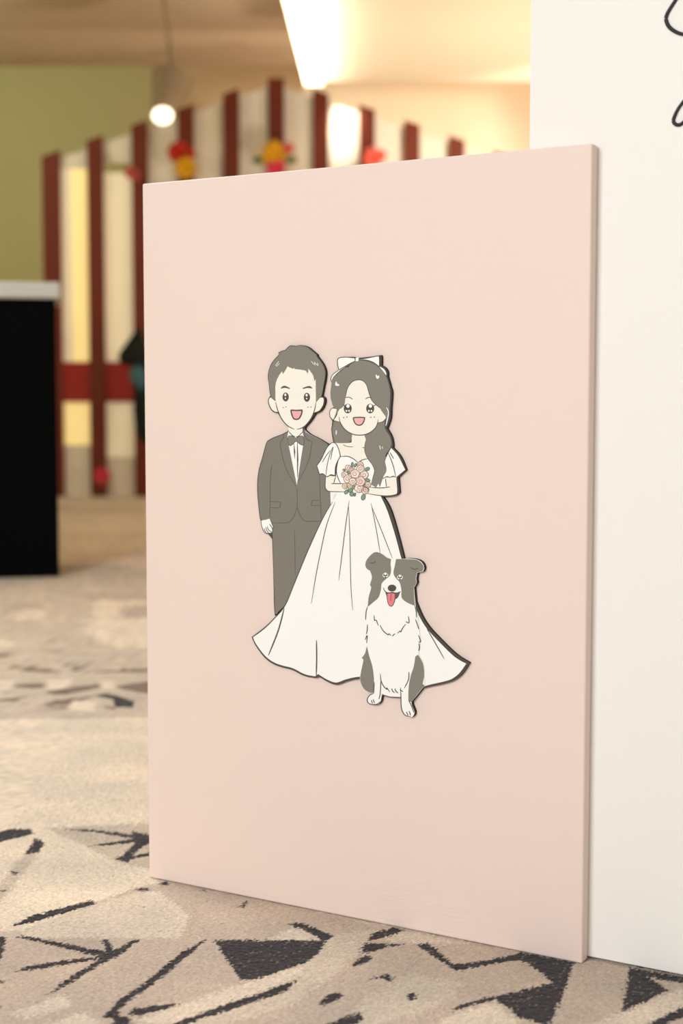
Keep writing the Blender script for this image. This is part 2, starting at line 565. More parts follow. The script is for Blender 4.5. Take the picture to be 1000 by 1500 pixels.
PANEL_GAP = 0.026                     # panel face behind the board's face
pl = on_board(777, 0, -PANEL_GAP)[0]
M_white = grain(mat('white_painted_panel', rgb(246, 240, 230), 0.5, 0.3), (1.5, 1.5, 1.5), 0.05, 0.001, 0.015, 2)
panel = thing('backdrop_panel', 'tall white panel standing on the carpet behind the pink board', 'panel', B0, HEAD)
box('panel', (pl, PANEL_GAP, 0.003), (pl + 1.5, PANEL_GAP + 0.04, 2.25), M_white, panel, 0.001, 1)
M_foot = mat('panel_foot', rgb(60, 58, 56), 0.6)
for fx in (pl + 0.2, pl + 1.3):
    box('foot', (fx - 0.03, PANEL_GAP + 0.008, -0.002), (fx + 0.03, PANEL_GAP + 0.20, 0.0031), M_foot, panel)


# ------------------------------------------------------------------ 2-D drawing helpers
def smooth(pts, closed=True, sub=5):
    """Catmull-Rom through pts; a third entry marks a sharp corner"""
    P = [(p[0], p[1]) for p in pts]
    K = [len(p) > 2 for p in pts]
    n = len(P)
    out = []
    segs = n if closed else n - 1
    for i in range(segs):
        i1 = (i + 1) % n
        p1, p2 = P[i], P[i1]
        p0 = p1 if (K[i] or (not closed and i == 0)) else P[(i - 1) % n]
        p3 = p2 if (K[i1] or (not closed and i == n - 2)) else P[(i + 2) % n]
        for k in range(sub):
            t = k / sub
            t2, t3 = t * t, t * t * t
            out.append(tuple(0.5 * (2 * p1[a] + (p2[a] - p0[a]) * t + (2 * p0[a] - 5 * p1[a] + 4 * p2[a] - p3[a]) * t2
                                    + (3 * p1[a] - p0[a] - 3 * p2[a] + p3[a]) * t3) for a in (0, 1)))
    if not closed:
        out.append(P[-1])
    return out


def ellipse(cx, cy, rx, ry, n=22, rot=0.0):
    c, s = math.cos(rot), math.sin(rot)
    return [(cx + rx * math.cos(a) * c - ry * math.sin(a) * s, cy + rx * math.cos(a) * s + ry * math.sin(a) * c)
            for a in [2 * math.pi * k / n for k in range(n)]]


def ribbon(pts, w, taper=0.55):
    n = len(pts)
    L, R = [], []
    for i in range(n):
        a, b = pts[max(i - 1, 0)], pts[min(i + 1, n - 1)]
        dx, dy = b[0] - a[0], b[1] - a[1]
        l = math.hypot(dx, dy) or 1e-6
        f = i / (n - 1)
        ww = w * 0.5 * (1 - taper * (abs(f - 0.5) * 2) ** 4)
        L.append((pts[i][0] - dy / l * ww, pts[i][1] + dx / l * ww))
        R.append((pts[i][0] + dy / l * ww, pts[i][1] - dx / l * ww))
    return L, R


def grow(pts, d):
    A = sum(pts[i][0] * pts[(i + 1) % len(pts)][1] - pts[(i + 1) % len(pts)][0] * pts[i][1] for i in range(len(pts)))
    s = 1 if A > 0 else -1
    n = len(pts)
    out = []
    for i in range(n):
        a, b = pts[i - 1], pts[(i + 1) % n]
        dx, dy = b[0] - a[0], b[1] - a[1]
        l = math.hypot(dx, dy) or 1e-6
        out.append((pts[i][0] + s * dy / l * d, pts[i][1] - s * dx / l * d))
    return out


CT = 0.0060                             # thickness of the cut-out
EPS = 0.00002
_layer = [0]
INK = {}


def ink(key, r, g, b, rough=0.45, spec=0.25):
    INK[key] = mat('print_' + key, rgb(r, g, b), rough, spec)


ink('grey', 136, 131, 119)  # black print; the haze of its gloss is put into these greys
ink('suit', 131, 125, 114)
ink('suitline', 100, 94, 86)
ink('line', 84, 79, 72)
ink('white', 253, 250, 243)
ink('skin', 250, 242, 226)
ink('pink', 244, 180, 176)
ink('tongue', 236, 130, 134)
ink('blush', 248, 212, 205)
ink('petal', 250, 232, 216)
ink('roseline', 156, 124, 110)
ink('butter', 248, 234, 200)
ink('leaf', 128, 164, 130)
ink('edge', 44, 36, 32, 0.6)


class Figure:
    """one printed figure: each named piece is collected into one thin mesh of its own"""

    def __init__(self, parent, name, label):
        self.root = bpy.data.objects.new(name, None)
        C.objects.link(self.root)
        self.root.parent = parent
        self.root['label'] = label
        self.p = {}
        self.order = []

    def _get(self, key):
        if key not in self.p:
            self.p[key] = ([], [], [], [])     # verts, faces, material ids, materials
            self.order.append(key)
        return self.p[key]

    def _add(self, key, col, pix, faces):
        v, f, mi, ms = self._get(key)
        if col not in ms:
            ms.append(col)
        base = len(v)
        y = -CT - 0.0003 - EPS * _layer[0]
        for p in pix:
            u, z = on_board(p[0], p[1], CT)
            v.append((u, y, z))
        for t in faces:
            f.append(tuple(base + i for i in t))
            mi.append(ms.index(col))

    def fill(self, key, col, pts, up=True):
        if up:
            _layer[0] += 1
        tris = tessellate_polygon([[Vector((p[0], p[1], 0)) for p in pts]])
        self._add(key, col, pts, tris)

    def line(self, key, col, pts, w=1.0, taper=0.55, up=False):
        if up:
            _layer[0] += 1
        _layer[0] += 1
        L, R = ribbon(pts, w * 1.42, taper)
        n = len(L)
        self._add(key, col, L + R, [(i, i + 1, n + i + 1, n + i) for i in range(n - 1)])
        _layer[0] -= 1

    def build(self):
        for key in self.order:
            v, f, mi, ms = self.p[key]
            me = bpy.data.meshes.new(key.split('#')[0])
            me.from_pydata(v, [], f)
            for c in ms:
                me.materials.append(INK[c])
            me.polygons.foreach_set('material_index', mi)
            # all faces look out of the board
            bm = bmesh.new()
            bm.from_mesh(me)
            for fc in bm.faces:
                fc.normal_update()
                if fc.normal.y > 0:
                    fc.normal_flip()
            bm.to_mesh(me)
            bm.free()
            link_mesh(key.split('#')[0], me, self.root)


def frame(ox, oy, s):
    def f(*pts):
        return [(ox + p[0] / s, oy + p[1] / s) + tuple(p[2:]) for p in pts]
    return f


A1 = frame(360, 490, 4.16667)
A2 = frame(380, 490, 9.0909)
A3 = frame(470, 510, 6.815)
A4 = frame(370, 610, 8.3333)
A5 = frame(510, 790, 5.263)
A6 = frame(360, 720, 2.9412)
A7 = frame(490, 660, 9.0909)
op = lambda pts, sub=5: smooth(pts, False, sub)

cut = thing('cartoon_cutout', 'flat printed cut-out of a cartoon groom, bride and dog on the pink board', 'decoration', B0, HEAD)

# ---- outlines of the three figures
groom_hair_out = A2((215, 885, 1), (150, 815), (128, 650), (116, 560), (135, 450), (180, 360), (265, 265), (252, 246, 1), (300, 220), (345, 208), (380, 172), (415, 146, 1),
                    (455, 152), (480, 158), (520, 148), (570, 146), (640, 168), (700, 215), (765, 270, 1), (770, 295), (840, 390), (877, 490), (870, 600), (850, 700), (828, 820, 1))
groom_sil = smooth(groom_hair_out[1:]
                   + A2((858, 838), (870, 880), (850, 955), (805, 1020), (740, 1050, 1), (690, 1130), (650, 1180), (600, 1235, 1), (600, 1270, 1))
                   + A4((700, 220), (800, 270), (915, 338, 1), (925, 500, 1), (1000, 700, 1), (1000, 1020, 1))
                   + A6((320, 200, 1), (170, 490, 1), (125, 534, 1), (122, 480), (119, 350), (113, 172, 1))
                   + A4((245, 1420, 1), (200, 1430), (150, 1422), (118, 1370), (104, 1310), (100, 1270, 1), (75, 1120), (60, 960), (58, 790), (78, 640), (118, 500), (163, 335), (190, 293, 1), (250, 260), (360, 218), (432, 180, 1))
                   + A2((390, 1235, 1), (300, 1135), (240, 1030, 1), (200, 1036), (155, 1000), (122, 930), (115, 870), (135, 833), (150, 815, 1)), True, 4)
bride_sil = smooth(A3((168, 120, 1), (175, 97, 1), (250, 90), (320, 88), (345, 98, 1), (385, 98, 1), (480, 88), (585, 74, 1), (600, 80), (600, 172, 1), (640, 198), (662, 240), (662, 280, 1),
                      (690, 380), (705, 450), (695, 600), (690, 700), (655, 800, 1), (700, 880), (716, 960), (712, 992, 1), (790, 1080), (848, 1215, 1), (768, 1290, 1), (780, 1440, 1), (745, 1470), (650, 1482), (570, 1472, 1))
                   + A6((590, 25), (622, 80), (655, 190), (680, 290), (705, 400), (750, 520), (785, 580), (835, 635), (905, 702), (962, 738, 1), (928, 788), (892, 815), (850, 828), (800, 838), (768, 846, 1),
                        (600, 830, 1), (495, 806, 1), (470, 808), (430, 818), (390, 832), (350, 818), (315, 796, 1), (300, 803, 1), (250, 793), (200, 768), (150, 755), (110, 738), (75, 708), (40, 658), (26, 627, 1),
                        (80, 586), (125, 542), (170, 488), (210, 393), (270, 248), (330, 118), (374, 45, 1))
                   + A3((90, 1436, 1), (55, 1418), (42, 1385), (48, 1275, 1), (-25, 1250, 1), (-52, 1190, 1), (-30, 1140), (0, 1060), (50, 980), (125, 938, 1), (112, 870), (105, 800), (125, 740, 1),
                        (95, 690), (88, 640), (115, 598), (140, 590, 1), (105, 520), (98, 450), (103, 390, 1), (112, 350), (96, 310), (118, 262), (178, 220, 1)), True, 4)
dog_out = A5((152, 520, 1), (140, 560), (138, 620), (148, 700), (132, 780), (148, 822, 1), (130, 880), (104, 915, 1), (118, 930), (105, 1000), (93, 1080), (118, 1148), (160, 1178), (198, 1186, 1),
             (165, 1205), (148, 1240), (168, 1270), (222, 1274), (252, 1250), (262, 1198, 1), (330, 1218), (408, 1218, 1), (412, 1300), (440, 1355), (490, 1370), (514, 1335), (495, 1280), (490, 1254, 1),
             (545, 1185), (595, 1122, 1), (588, 1050), (582, 960), (545, 880, 1), (558, 785), (550, 690), (540, 600), (522, 505, 1), (516, 440), (510, 370, 1), (530, 335), (527, 300), (536, 256, 1),
             (578, 248, 1), (588, 220), (574, 182), (535, 156), (470, 148), (420, 150), (330, 150, 1), (300, 140, 1), (255, 108), (205, 98), (150, 148), (134, 190), (142, 222), (168, 240, 1), (184, 290), (168, 350, 1), (178, 372), (160, 440), (155, 490))
dog_sil = smooth(dog_out, True, 4)

M_front, M_edge = INK['line'], INK['edge']


def backing():
    bm = bmesh.new()
    for sil, g, d in ((groom_sil, 0.35, 0), (bride_sil, 0.35, 0.00008), (dog_sil, 0.3, 0.00016)):
        P = [on_board(x, y, CT) for x, y in grow(sil, g)]
        fr = [bm.verts.new((u, -CT - d, z)) for u, z in P]
        bk = [bm.verts.new((u, -0.0002, z)) for u, z in P]
        for t in tessellate_polygon([[Vector((u, z, 0)) for u, z in P]]):
            if len(set(t)) == 3:
                try:
                    f = bm.faces.new([fr[i] for i in t])
                    f.normal_update()
                    if f.normal.y > 0:
                        f.normal_flip()
                except ValueError:
                    pass
        n = len(fr)
        for i in range(n):
            f = bm.faces.new((fr[i], fr[(i + 1) % n], bk[(i + 1) % n], bk[i]))
            f.material_index = 1
    me = bpy.data.meshes.new('backing')
    bm.to_mesh(me)
    bm.free()
    me.materials.append(M_front)
    me.materials.append(M_edge)
    o = link_mesh('backing', me, cut)
    o['label'] = 'dark edged backing of the cut-out'


backing()

# ---- groom
g = Figure(cut, 'groom', 'cartoon groom in a grey suit with a bow tie')
g.fill('neck', 'skin', A4((432, 120), (440, 190), (500, 240), (530, 248), (612, 185), (608, 120)))
g.fill('trousers', 'suit', smooth(A6((103, 60, 1), (114, 172), (120, 350), (126, 531, 1), (170, 488, 1), (320, 230, 1), (340, 60, 1)), True, 3))
g.line('trousers', 'suitline', op(A6((210, 165), (212, 260), (213, 362))), 0.7)
jacket = A4((435, 183, 1), (360, 222), (250, 264), (192, 296, 1), (166, 337), (122, 500), (82, 640), (62, 790), (64, 960), (78, 1120), (102, 1270, 1), (160, 1258), (210, 1245, 1),
            (222, 1298, 1), (440, 1294), (492, 1246), (535, 1130, 1), (572, 1190), (622, 1266), (690, 1282), (850, 1276, 1), (1000, 1020, 1), (960, 700, 1), (912, 342, 1), (890, 328), (800, 278), (700, 228), (614, 180, 1), (540, 840, 1))
g.fill('jacket', 'suit', smooth(jacket, True, 4))
for L in (A4((435, 183), (360, 222), (250, 264), (192, 296)), A4((192, 296), (166, 337), (122, 500), (82, 640), (62, 790), (64, 960), (78, 1120), (102, 1270), (160, 1258), (210, 1245))):
    g.line('jacket', 'line', op(L), 0.8, 0.2)
for L in (A4((378, 212), (374, 262), (335, 322)), A4((335, 322), (352, 430), (385, 570), (440, 700), (532, 852)),
          A4((622, 195), (660, 275), (722, 300)), A4((722, 300), (712, 400), (690, 520), (640, 640), (556, 800)),
          A4((540, 870), (546, 1000), (540, 1110), (520, 1180), (485, 1250), (435, 1292), (330, 1300), (225, 1300)),
          A4((545, 1110), (572, 1190), (620, 1262), (690, 1282), (850, 1276)),
          A4((236, 590), (216, 760), (214, 1000), (210, 1240)), A4((818, 720), (826, 1000), (838, 1250)),
          A4((215, 1036, 1), (342, 1046, 1), (336, 1114, 1), (215, 1114, 1)), A4((818, 1020, 1), (726, 1026, 1), (714, 1086, 1), (826, 1086, 1))):
    g.line('jacket', 'suitline', op(L), 0.8, 0.3)
g.fill('shirt', 'white', A4((436, 182), (424, 246), (440, 350), (540, 838), (616, 350), (622, 236), (608, 188), (532, 248)))
g.line('shirt', 'line', A4((504, 325), (512, 430), (514, 515)), 1.5, 0.8)
g.line('shirt', 'line', A4((546, 320), (550, 520), (548, 740)), 1.5, 0.6)
g.line('shirt', 'line', op(A4((440, 184), (485, 232), (520, 246))), 0.9)
g.line('shirt', 'line', op(A4((612, 184), (565, 238), (530, 250))), 0.9)
g.fill('bow_tie', 'grey', smooth(A4((434, 238, 1), (482, 240), (528, 264), (562, 245), (612, 236, 1), (628, 285), (620, 348, 1), (578, 338), (530, 304), (490, 340), (452, 356, 1), (434, 300))))
for L in (A4((434, 238), (482, 240), (528, 264), (562, 245), (612, 236)), A4((434, 240), (430, 300), (452, 356), (490, 340), (530, 304), (578, 338), (620, 348), (628, 285), (612, 236))):
    g.line('bow_tie', 'line', op(L), 0.7)
hand = A4((106, 1272, 1), (160, 1260), (210, 1246, 1), (235, 1308), (254, 1352), (242, 1366), (243, 1412), (200, 1426), (150, 1418), (120, 1368), (107, 1310))
g.fill('hand', 'white', smooth(hand))
g.line('hand', 'line', op(hand[2:] + hand[:1]), 0.8)
for L in (A4((206, 1312), (225, 1340), (240, 1366)), A4((178, 1340), (195, 1385), (236, 1412)), A4((160, 1350), (175, 1395), (200, 1424)), A4((140, 1365), (150, 1395), (168, 1418))):
    g.line('hand', 'line', op(L), 0.8)
for k, E in enumerate((A2((218, 880, 1), (178, 834), (140, 838), (120, 872), (128, 930), (160, 996), (205, 1030), (248, 1034, 1), (235, 960)),
                       A2((750, 905, 1), (790, 850), (825, 834), (853, 842), (862, 882), (846, 950), (798, 1016), (728, 1042, 1), (742, 980)))):
    g.fill('ear#%d' % k, 'skin', smooth(E))
    g.line('ear#%d' % k, 'line', op(E[:8]), 0.9)
g.fill('face', 'skin', smooth(A2((215, 640), (212, 740), (218, 900), (245, 1010), (300, 1130), (380, 1220), (470, 1262), (500, 1262), (590, 1230), (680, 1130), (730, 1020), (752, 900), (755, 600), (700, 460), (540, 400), (380, 400), (260, 520))))
g.line('face', 'line', op(A2((216, 900), (245, 1010), (300, 1128), (378, 1216), (466, 1262))), 1.0)
g.line('face', 'line', op(A2((500, 1263), (590, 1230), (680, 1130), (730, 1020), (754, 905))), 1.0)
g.fill('hair', 'grey', smooth(groom_hair_out + A2((752, 908, 1), (752, 820), (750, 700), (750, 598, 1), (732, 622, 1), (715, 545), (682, 495), (650, 452, 1), (652, 490), (640, 522, 1), (618, 485), (560, 470), (470, 460, 1), (464, 444, 1), (450, 456, 1),
                                                   (425, 448), (374, 424, 1), (345, 480), (312, 528, 1), (302, 488, 1), (260, 550), (222, 635), (210, 740)), True, 4))
g.line('hair', 'line', op(groom_hair_out[:-1], 4), 0.7, 0.2)
for L in (A2((212, 415), (258, 358)), A2((225, 425), (268, 385)), A2((690, 355), (725, 398)), A2((732, 362), (740, 412)), A2((735, 372), (778, 415)), A2((770, 375), (785, 412))):
    g.line('hair', 'white', L, 1.1)
for k, E in enumerate((A2((284, 714, 1), (310, 690), (345, 684), (408, 714, 1), (400, 726, 1), (345, 710), (290, 720)), A2((706, 714, 1), (680, 690), (645, 688), (576, 712, 1), (580, 726, 1), (640, 712), (700, 718)))):
    g.fill('eyebrow#%d' % k, 'line', smooth(E))
for k, (cx, cy) in enumerate(((350, 832), (633, 836))):
    g.fill('eye#%d' % k, 'line', A2(*ellipse(cx, cy, 42, 60)))
    g.fill('eye#%d' % k, 'white', A2(*ellipse(cx - 4, cy - 28, 14, 18)))
    g.fill('eye#%d' % k, 'white', A2(*ellipse(cx - 3, cy + 16, 9, 10, 12)), False)
for k, (cx, cy) in enumerate(((318, 972), (355, 965), (648, 968), (687, 966))):
    g.fill('face', 'line', A2(*ellipse(cx, cy, 7, 7, 8)), k == 0)
MO = A2((420, 1006, 1), (495, 1011), (570, 1006, 1), (560, 1062), (530, 1116), (492, 1130), (455, 1116), (432, 1062))
g.fill('mouth', 'pink', smooth(MO))
g.line('mouth', 'line', smooth(MO) + [MO[0][:2]], 1.4, 0.0)
g.build()

# ---- bride
b = Figure(cut, 'bride', 'cartoon bride in a white gown holding a bouquet')
skirt = A6((374, 45, 1), (330, 120), (270, 250), (210, 395), (170, 490), (125, 545), (80, 590), (30, 628, 1), (42, 655), (77, 703), (112, 732), (152, 749), (202, 762), (252, 787), (300, 796, 1), (312, 786, 1), (350, 811), (390, 824), (430, 811), (470, 801),
           (500, 796, 1), (600, 825, 1), (768, 840, 1), (800, 831), (850, 820), (888, 808), (922, 782), (952, 741, 1), (900, 709), (830, 641), (780, 586), (744, 528), (700, 415), (672, 290), (648, 196), (612, 82), (578, 10, 1), (500, -25, 1), (385, -15, 1))
b.fill('skirt', 'white', smooth(skirt, True, 4))
b.fill('skirt', 'white', A1((516, 960), (519, 1036), (562, 966)), False)
for L, w in ((A6((374, 45), (330, 120), (270, 250), (210, 395), (170, 490), (125, 545), (80, 590), (30, 628)), 1.0),
             (A6((386, 45), (350, 140), (325, 250), (303, 360), (283, 482)), 0.9), (A6((446, 38), (430, 150), (414, 280), (401, 382)), 0.9),
             (A6((443, 60), (449, 200), (453, 400), (461, 512)), 0.8), (A6((540, 50), (560, 150), (580, 268)), 0.8), (A6((545, 70), (590, 180), (632, 288)), 0.8),
             (A6((166, 502), (140, 600), (98, 706)), 1.5), (A6((305, 640), (306, 720), (304, 794)), 1.4), (A6((780, 590), (815, 650), (856, 722)), 1.0),
             (A6((30, 628), (42, 657), (77, 705), (112, 734), (152, 751), (202, 764), (252, 789), (300, 798)), 1.6),
             (A6((312, 788), (350, 813), (390, 826), (430, 813), (470, 803), (498, 799)), 1.6),
             (A6((768, 841), (800, 833), (850, 822), (888, 810), (922, 784), (952, 741)), 1.4),
             (A6((578, 10), (612, 82), (648, 196), (672, 290)), 1.0), (A6((744, 528), (780, 586), (830, 641), (900, 709), (952, 741)), 1.2)):
    b.line('skirt', 'line', op(L), w, 0.6)
b.fill('neck', 'skin', smooth(A3((305, 840, 1), (308, 920), (290, 945), (150, 945, 1), (205, 1082, 1), (260, 1080), (340, 1120), (370, 1142), (470, 1105, 1), (470, 1000), (445, 840, 1)), True, 3))
b.line('neck', 'line', op(A3((220, 963), (260, 980), (325, 986))), 0.7)
b.line('neck', 'line', op(A3((412, 992), (440, 994))), 0.7)
bod = A3((172, 1105, 1), (208, 1082), (270, 1080), (330, 1108), (372, 1145, 1), (410, 1118), (465, 1103, 1), (560, 1180), (680, 1040, 1), (655, 1300), (655, 1400, 1), (640, 1470, 1), (100, 1450, 1), (130, 1350, 1), (150, 1290, 1), (158, 1200))
b.fill('bodice', 'white', smooth(bod, True, 3))
for L in (A3((205, 1082), (270, 1080), (330, 1108), (372, 1146)), A3((372, 1146), (410, 1118), (465, 1103)), A3((180, 1100), (160, 1180), (158, 1250), (178, 1310), (198, 1350))):
    b.line('bodice', 'line', op(L), 0.9)
for k, (P, OUT) in enumerate(((A3((50, 1270, 1), (45, 1385), (60, 1416), (95, 1432), (255, 1436, 1), (250, 1352, 1), (130, 1350, 1), (148, 1280, 1)), [A3((50, 1275), (44, 1380), (60, 1416), (95, 1431), (250, 1434)), A3((104, 1351), (160, 1352), (225, 1352)), A3((147, 1285), (130, 1348))]),
                              (A3((645, 1290, 1), (655, 1384, 1), (600, 1394), (480, 1388, 1), (470, 1452, 1), (560, 1468), (660, 1476), (735, 1466), (765, 1440), (758, 1285, 1)), [A3((645, 1300), (655, 1382)), A3((488, 1388), (600, 1395), (692, 1384)), A3((755, 1290), (766, 1435), (738, 1464), (660, 1475), (560, 1467), (470, 1452))]))):
    b.fill('arm#%d' % k, 'skin', smooth(P, True, 3))
    for L in OUT:
        b.line('arm#%d' % k, 'line', op(L), 0.9)
SL = A1((526, 660, 1), (495, 692), (462, 760), (434, 800, 1), (450, 854, 1), (472, 850), (496, 868), (520, 856), (546, 862, 1), (550, 800), (578, 742, 1), (568, 700), (548, 664))
SR = A3((700, 994, 1), (772, 1075), (842, 1214, 1), (750, 1288, 1), (720, 1278), (690, 1290), (660, 1282), (620, 1302, 1), (600, 1280), (640, 1200), (640, 1120), (670, 1050))
b.fill('sleeve#0', 'white', smooth(SL))
b.line('sleeve#0', 'line', op(SL + SL[:1]), 0.9, 0.2)
for L in (A3((125, 985), (112, 1040), (98, 1115)), A3((120, 985), (85, 1080), (62, 1180), (52, 1270)), A3((95, 1020), (50, 1080), (15, 1140))):
    b.line('sleeve#0', 'line', op(L), 0.8)
b.fill('sleeve#1', 'white', smooth(SR))
b.line('sleeve#1', 'line', op(SR[3:] + SR[:1]), 0.8, 0.2)
for L in (A3((672, 1045), (700, 1110), (728, 1190), (748, 1285)), A3((690, 1040), (728, 1105))):
    b.line('sleeve#1', 'line', op(L), 0.9)
b.fill('hair_lock#0', 'grey', smooth(A3((150, 700, 1), (125, 750), (110, 810), (122, 880), (140, 945, 1), (220, 948), (285, 938), (310, 890), (312, 840, 1), (230, 760))))
b.line('hair_lock#0', 'line', op(A3((125, 750), (110, 810), (122, 880), (134, 935))), 0.7)
b.fill('hair_lock#0', 'white', smooth(A3((152, 822), (160, 825), (158, 862), (150, 860))))
b.fill('hair_lock#1', 'grey', smooth(A3((540, 740, 1), (640, 690, 1), (642, 800), (690, 880), (706, 945), (692, 1000), (650, 1060), (642, 1130), (656, 1220), (622, 1290), (592, 1388, 1), (574, 1352, 1), (552, 1392, 1), (504, 1362, 1), (520, 1290), (536, 1222), (512, 1160), (468, 1100), (440, 1030), (440, 970), (452, 910), (440, 850))))
b.line('hair_lock#1', 'line', op(A3((440, 870), (452, 910), (440, 970), (440, 1030), (468, 1100), (512, 1160), (536, 1222), (520, 1290), (504, 1362))), 0.6)
b.line('hair_lock#1', 'white', A3((588, 972), (595, 1012)), 1.5)
b.line('hair_lock#1', 'white', A3((610, 983), (618, 1002)), 1.3)
for k, (E, n) in enumerate(((A3((172, 610, 1), (120, 598), (92, 625), (92, 680), (118, 715), (140, 725), (190, 738, 1), (185, 680)), 7), (A3((590, 600, 1), (650, 680), (640, 715), (610, 738), (572, 744, 1), (575, 690)), 5))):
    b.fill('ear#%d' % k, 'skin', smooth(E))
    b.line('ear#%d' % k, 'line', op(E[:n]), 0.8)
b.fill('face', 'skin', smooth(A3((180, 680), (195, 740), (240, 810), (310, 855), (380, 868), (450, 860), (510, 830), (555, 780), (575, 715), (584, 650), (604, 600), (570, 500), (470, 330), (370, 300), (280, 335), (235, 450), (220, 570), (180, 620))))
b.line('face', 'line', op(A3((182, 685), (195, 740), (240, 810), (310, 855), (380, 868), (450, 860), (510, 830), (555, 780), (574, 712))), 1.0)
for k, E in enumerate((A3((182, 220, 1), (120, 264), (101, 310), (112, 348, 1), (150, 275), (225, 208), (310, 148, 1)), A3((585, 178, 1), (632, 205), (655, 240), (658, 275, 1), (640, 255), (600, 210)))):
    b.fill('veil#%d' % k, 'white', smooth(E))
    b.line('veil#%d' % k, 'line', op(E[:4]), 0.8)
b.line('veil#0', 'line', op(A3((108, 335), (130, 290), (175, 245), (240, 195), (310, 152))), 0.7)
hair = A3((104, 400), (112, 335), (150, 265), (220, 203), (276, 190, 1), (302, 152), (360, 127), (430, 120), (510, 142), (580, 187), (638, 255), (673, 335), (692, 420), (694, 500), (688, 590), (680, 690), (656, 782, 1), (648, 730), (650, 680), (625, 640), (590, 598, 1),
          (548, 562), (512, 522), (486, 460), (460, 372), (424, 328), (372, 316), (312, 338), (268, 400), (248, 480), (238, 560), (215, 592), (175, 616, 1), (165, 655), (125, 722, 1), (150, 650), (160, 612, 1), (122, 575), (104, 500))
b.fill('hair', 'grey', smooth(hair, True, 4))
b.line('hair', 'line', op(A3((276, 190), (302, 152), (360, 127), (430, 120), (510, 142), (580, 187), (638, 255))), 0.7)
b.line('hair', 'line', op(A3((248, 490), (268, 400), (312, 338), (372, 316), (424, 328), (460, 372), (486, 460), (512, 522), (548, 562), (590, 598))), 0.8)
b.line('hair', 'line', op(A3((168, 650), (145, 690), (120, 730), (116, 790))), 1.0)
b.line('hair', 'white', op(A3((655, 590), (676, 640), (664, 720), (648, 775))), 0.9)
for E in (A3((146, 372), (150, 338), (160, 335), (164, 352), (182, 362), (182, 376)), A3((548, 270), (556, 262), (562, 278), (578, 272), (584, 290), (570, 306), (556, 300))):
    b.fill('hair', 'white', smooth(E))
BL_ = A3((342, 98, 1), (250, 90), (190, 96), (168, 118), (170, 170), (182, 218, 1), (240, 184), (300, 150), (344, 130, 1))
BR_ = A3((383, 112, 1), (480, 96), (572, 78), (586, 100), (586, 186, 1), (520, 140), (440, 117), (384, 122, 1))
for k, E in enumerate((BL_, BR_)):
    b.fill('hair_bow#%d' % k, 'white', smooth(E))
    b.line('hair_bow#%d' % k, 'line', op(E + E[:1]), 0.9, 0.1)
b.fill('hair_bow#1', 'white', smooth(A3((346, 98), (382, 98), (382, 124), (346, 130))))
b.line('hair_bow#1', 'line', op(A3((346, 98), (344, 130))), 0.8)
b.line('hair_bow#1', 'line', op(A3((382, 98), (383, 124))), 0.8)
for k, (cx, cy) in enumerate(((270, 603), (494, 603))):
    b.fill('eye#%d' % k, 'line', A3(*ellipse(cx, cy, 40, 48)))
    b.fill('eye#%d' % k, 'white', A3(*ellipse(cx + 2, cy - 26, 17, 18, 14)))
    b.fill('eye#%d' % k, 'white', A3(*ellipse(cx - 13, cy + 23, 9, 10, 10)), False)
    b.fill('eye#%d' % k, 'white', A3(*ellipse(cx + 13, cy + 23, 9, 10, 10)), False)
b.line('eye#0', 'line', op(A3((228, 563), (240, 576), (250, 580))), 0.9)
b.line('eye#1', 'line', op(A3((518, 580), (532, 574), (552, 566))), 0.8)
b.line('eyebrow#0', 'line', op(A3((244, 496), (284, 490), (320, 510))), 0.8)
b.line('eyebrow#1', 'line', op(A3((446, 508), (474, 492), (508, 496))), 0.8)
for k, (cx, cy) in enumerate(((230, 693), (263, 687), (500, 690), (537, 688))):
    b.fill('face', 'line', A3(*ellipse(cx, cy, 6, 6, 8)), k == 0)
MO = A3((325, 694, 1), (383, 690), (439, 693, 1), (431, 730), (411, 760), (384, 770), (352, 758), (334, 730))
b.fill('mouth', 'pink', smooth(MO))
b.line('mouth', 'line', smooth(MO) + [MO[0][:2]], 1.2, 0.0)
for k, (cx, cy, rx, ry, rot) in enumerate(((238, 187, 14, 32, .1), (280, 195, 14, 28, .5), (440, 246, 32, 22, -.5), (440, 392, 36, 20, .3), (425, 472, 42, 20, .3), (240, 492, 38, 26, -.7), (162, 550, 34, 22, -.8), (212, 530, 32, 26, .2), (232, 580, 28, 28, 0),
                                           (386, 620, 26, 40, .3), (275, 586, 10, 24, .3), (130, 258, 18, 12, .4), (190, 290, 14, 26, -.4), (440, 525, 20, 26, .2))):
    E = ellipse(cx, cy, rx, ry, 14, rot)
    b.fill('leaf#%d' % k, 'leaf', A7(*E))
    b.line('leaf#%d' % k, 'line', A7(*(E + E[:1])), 0.55, 0.0)
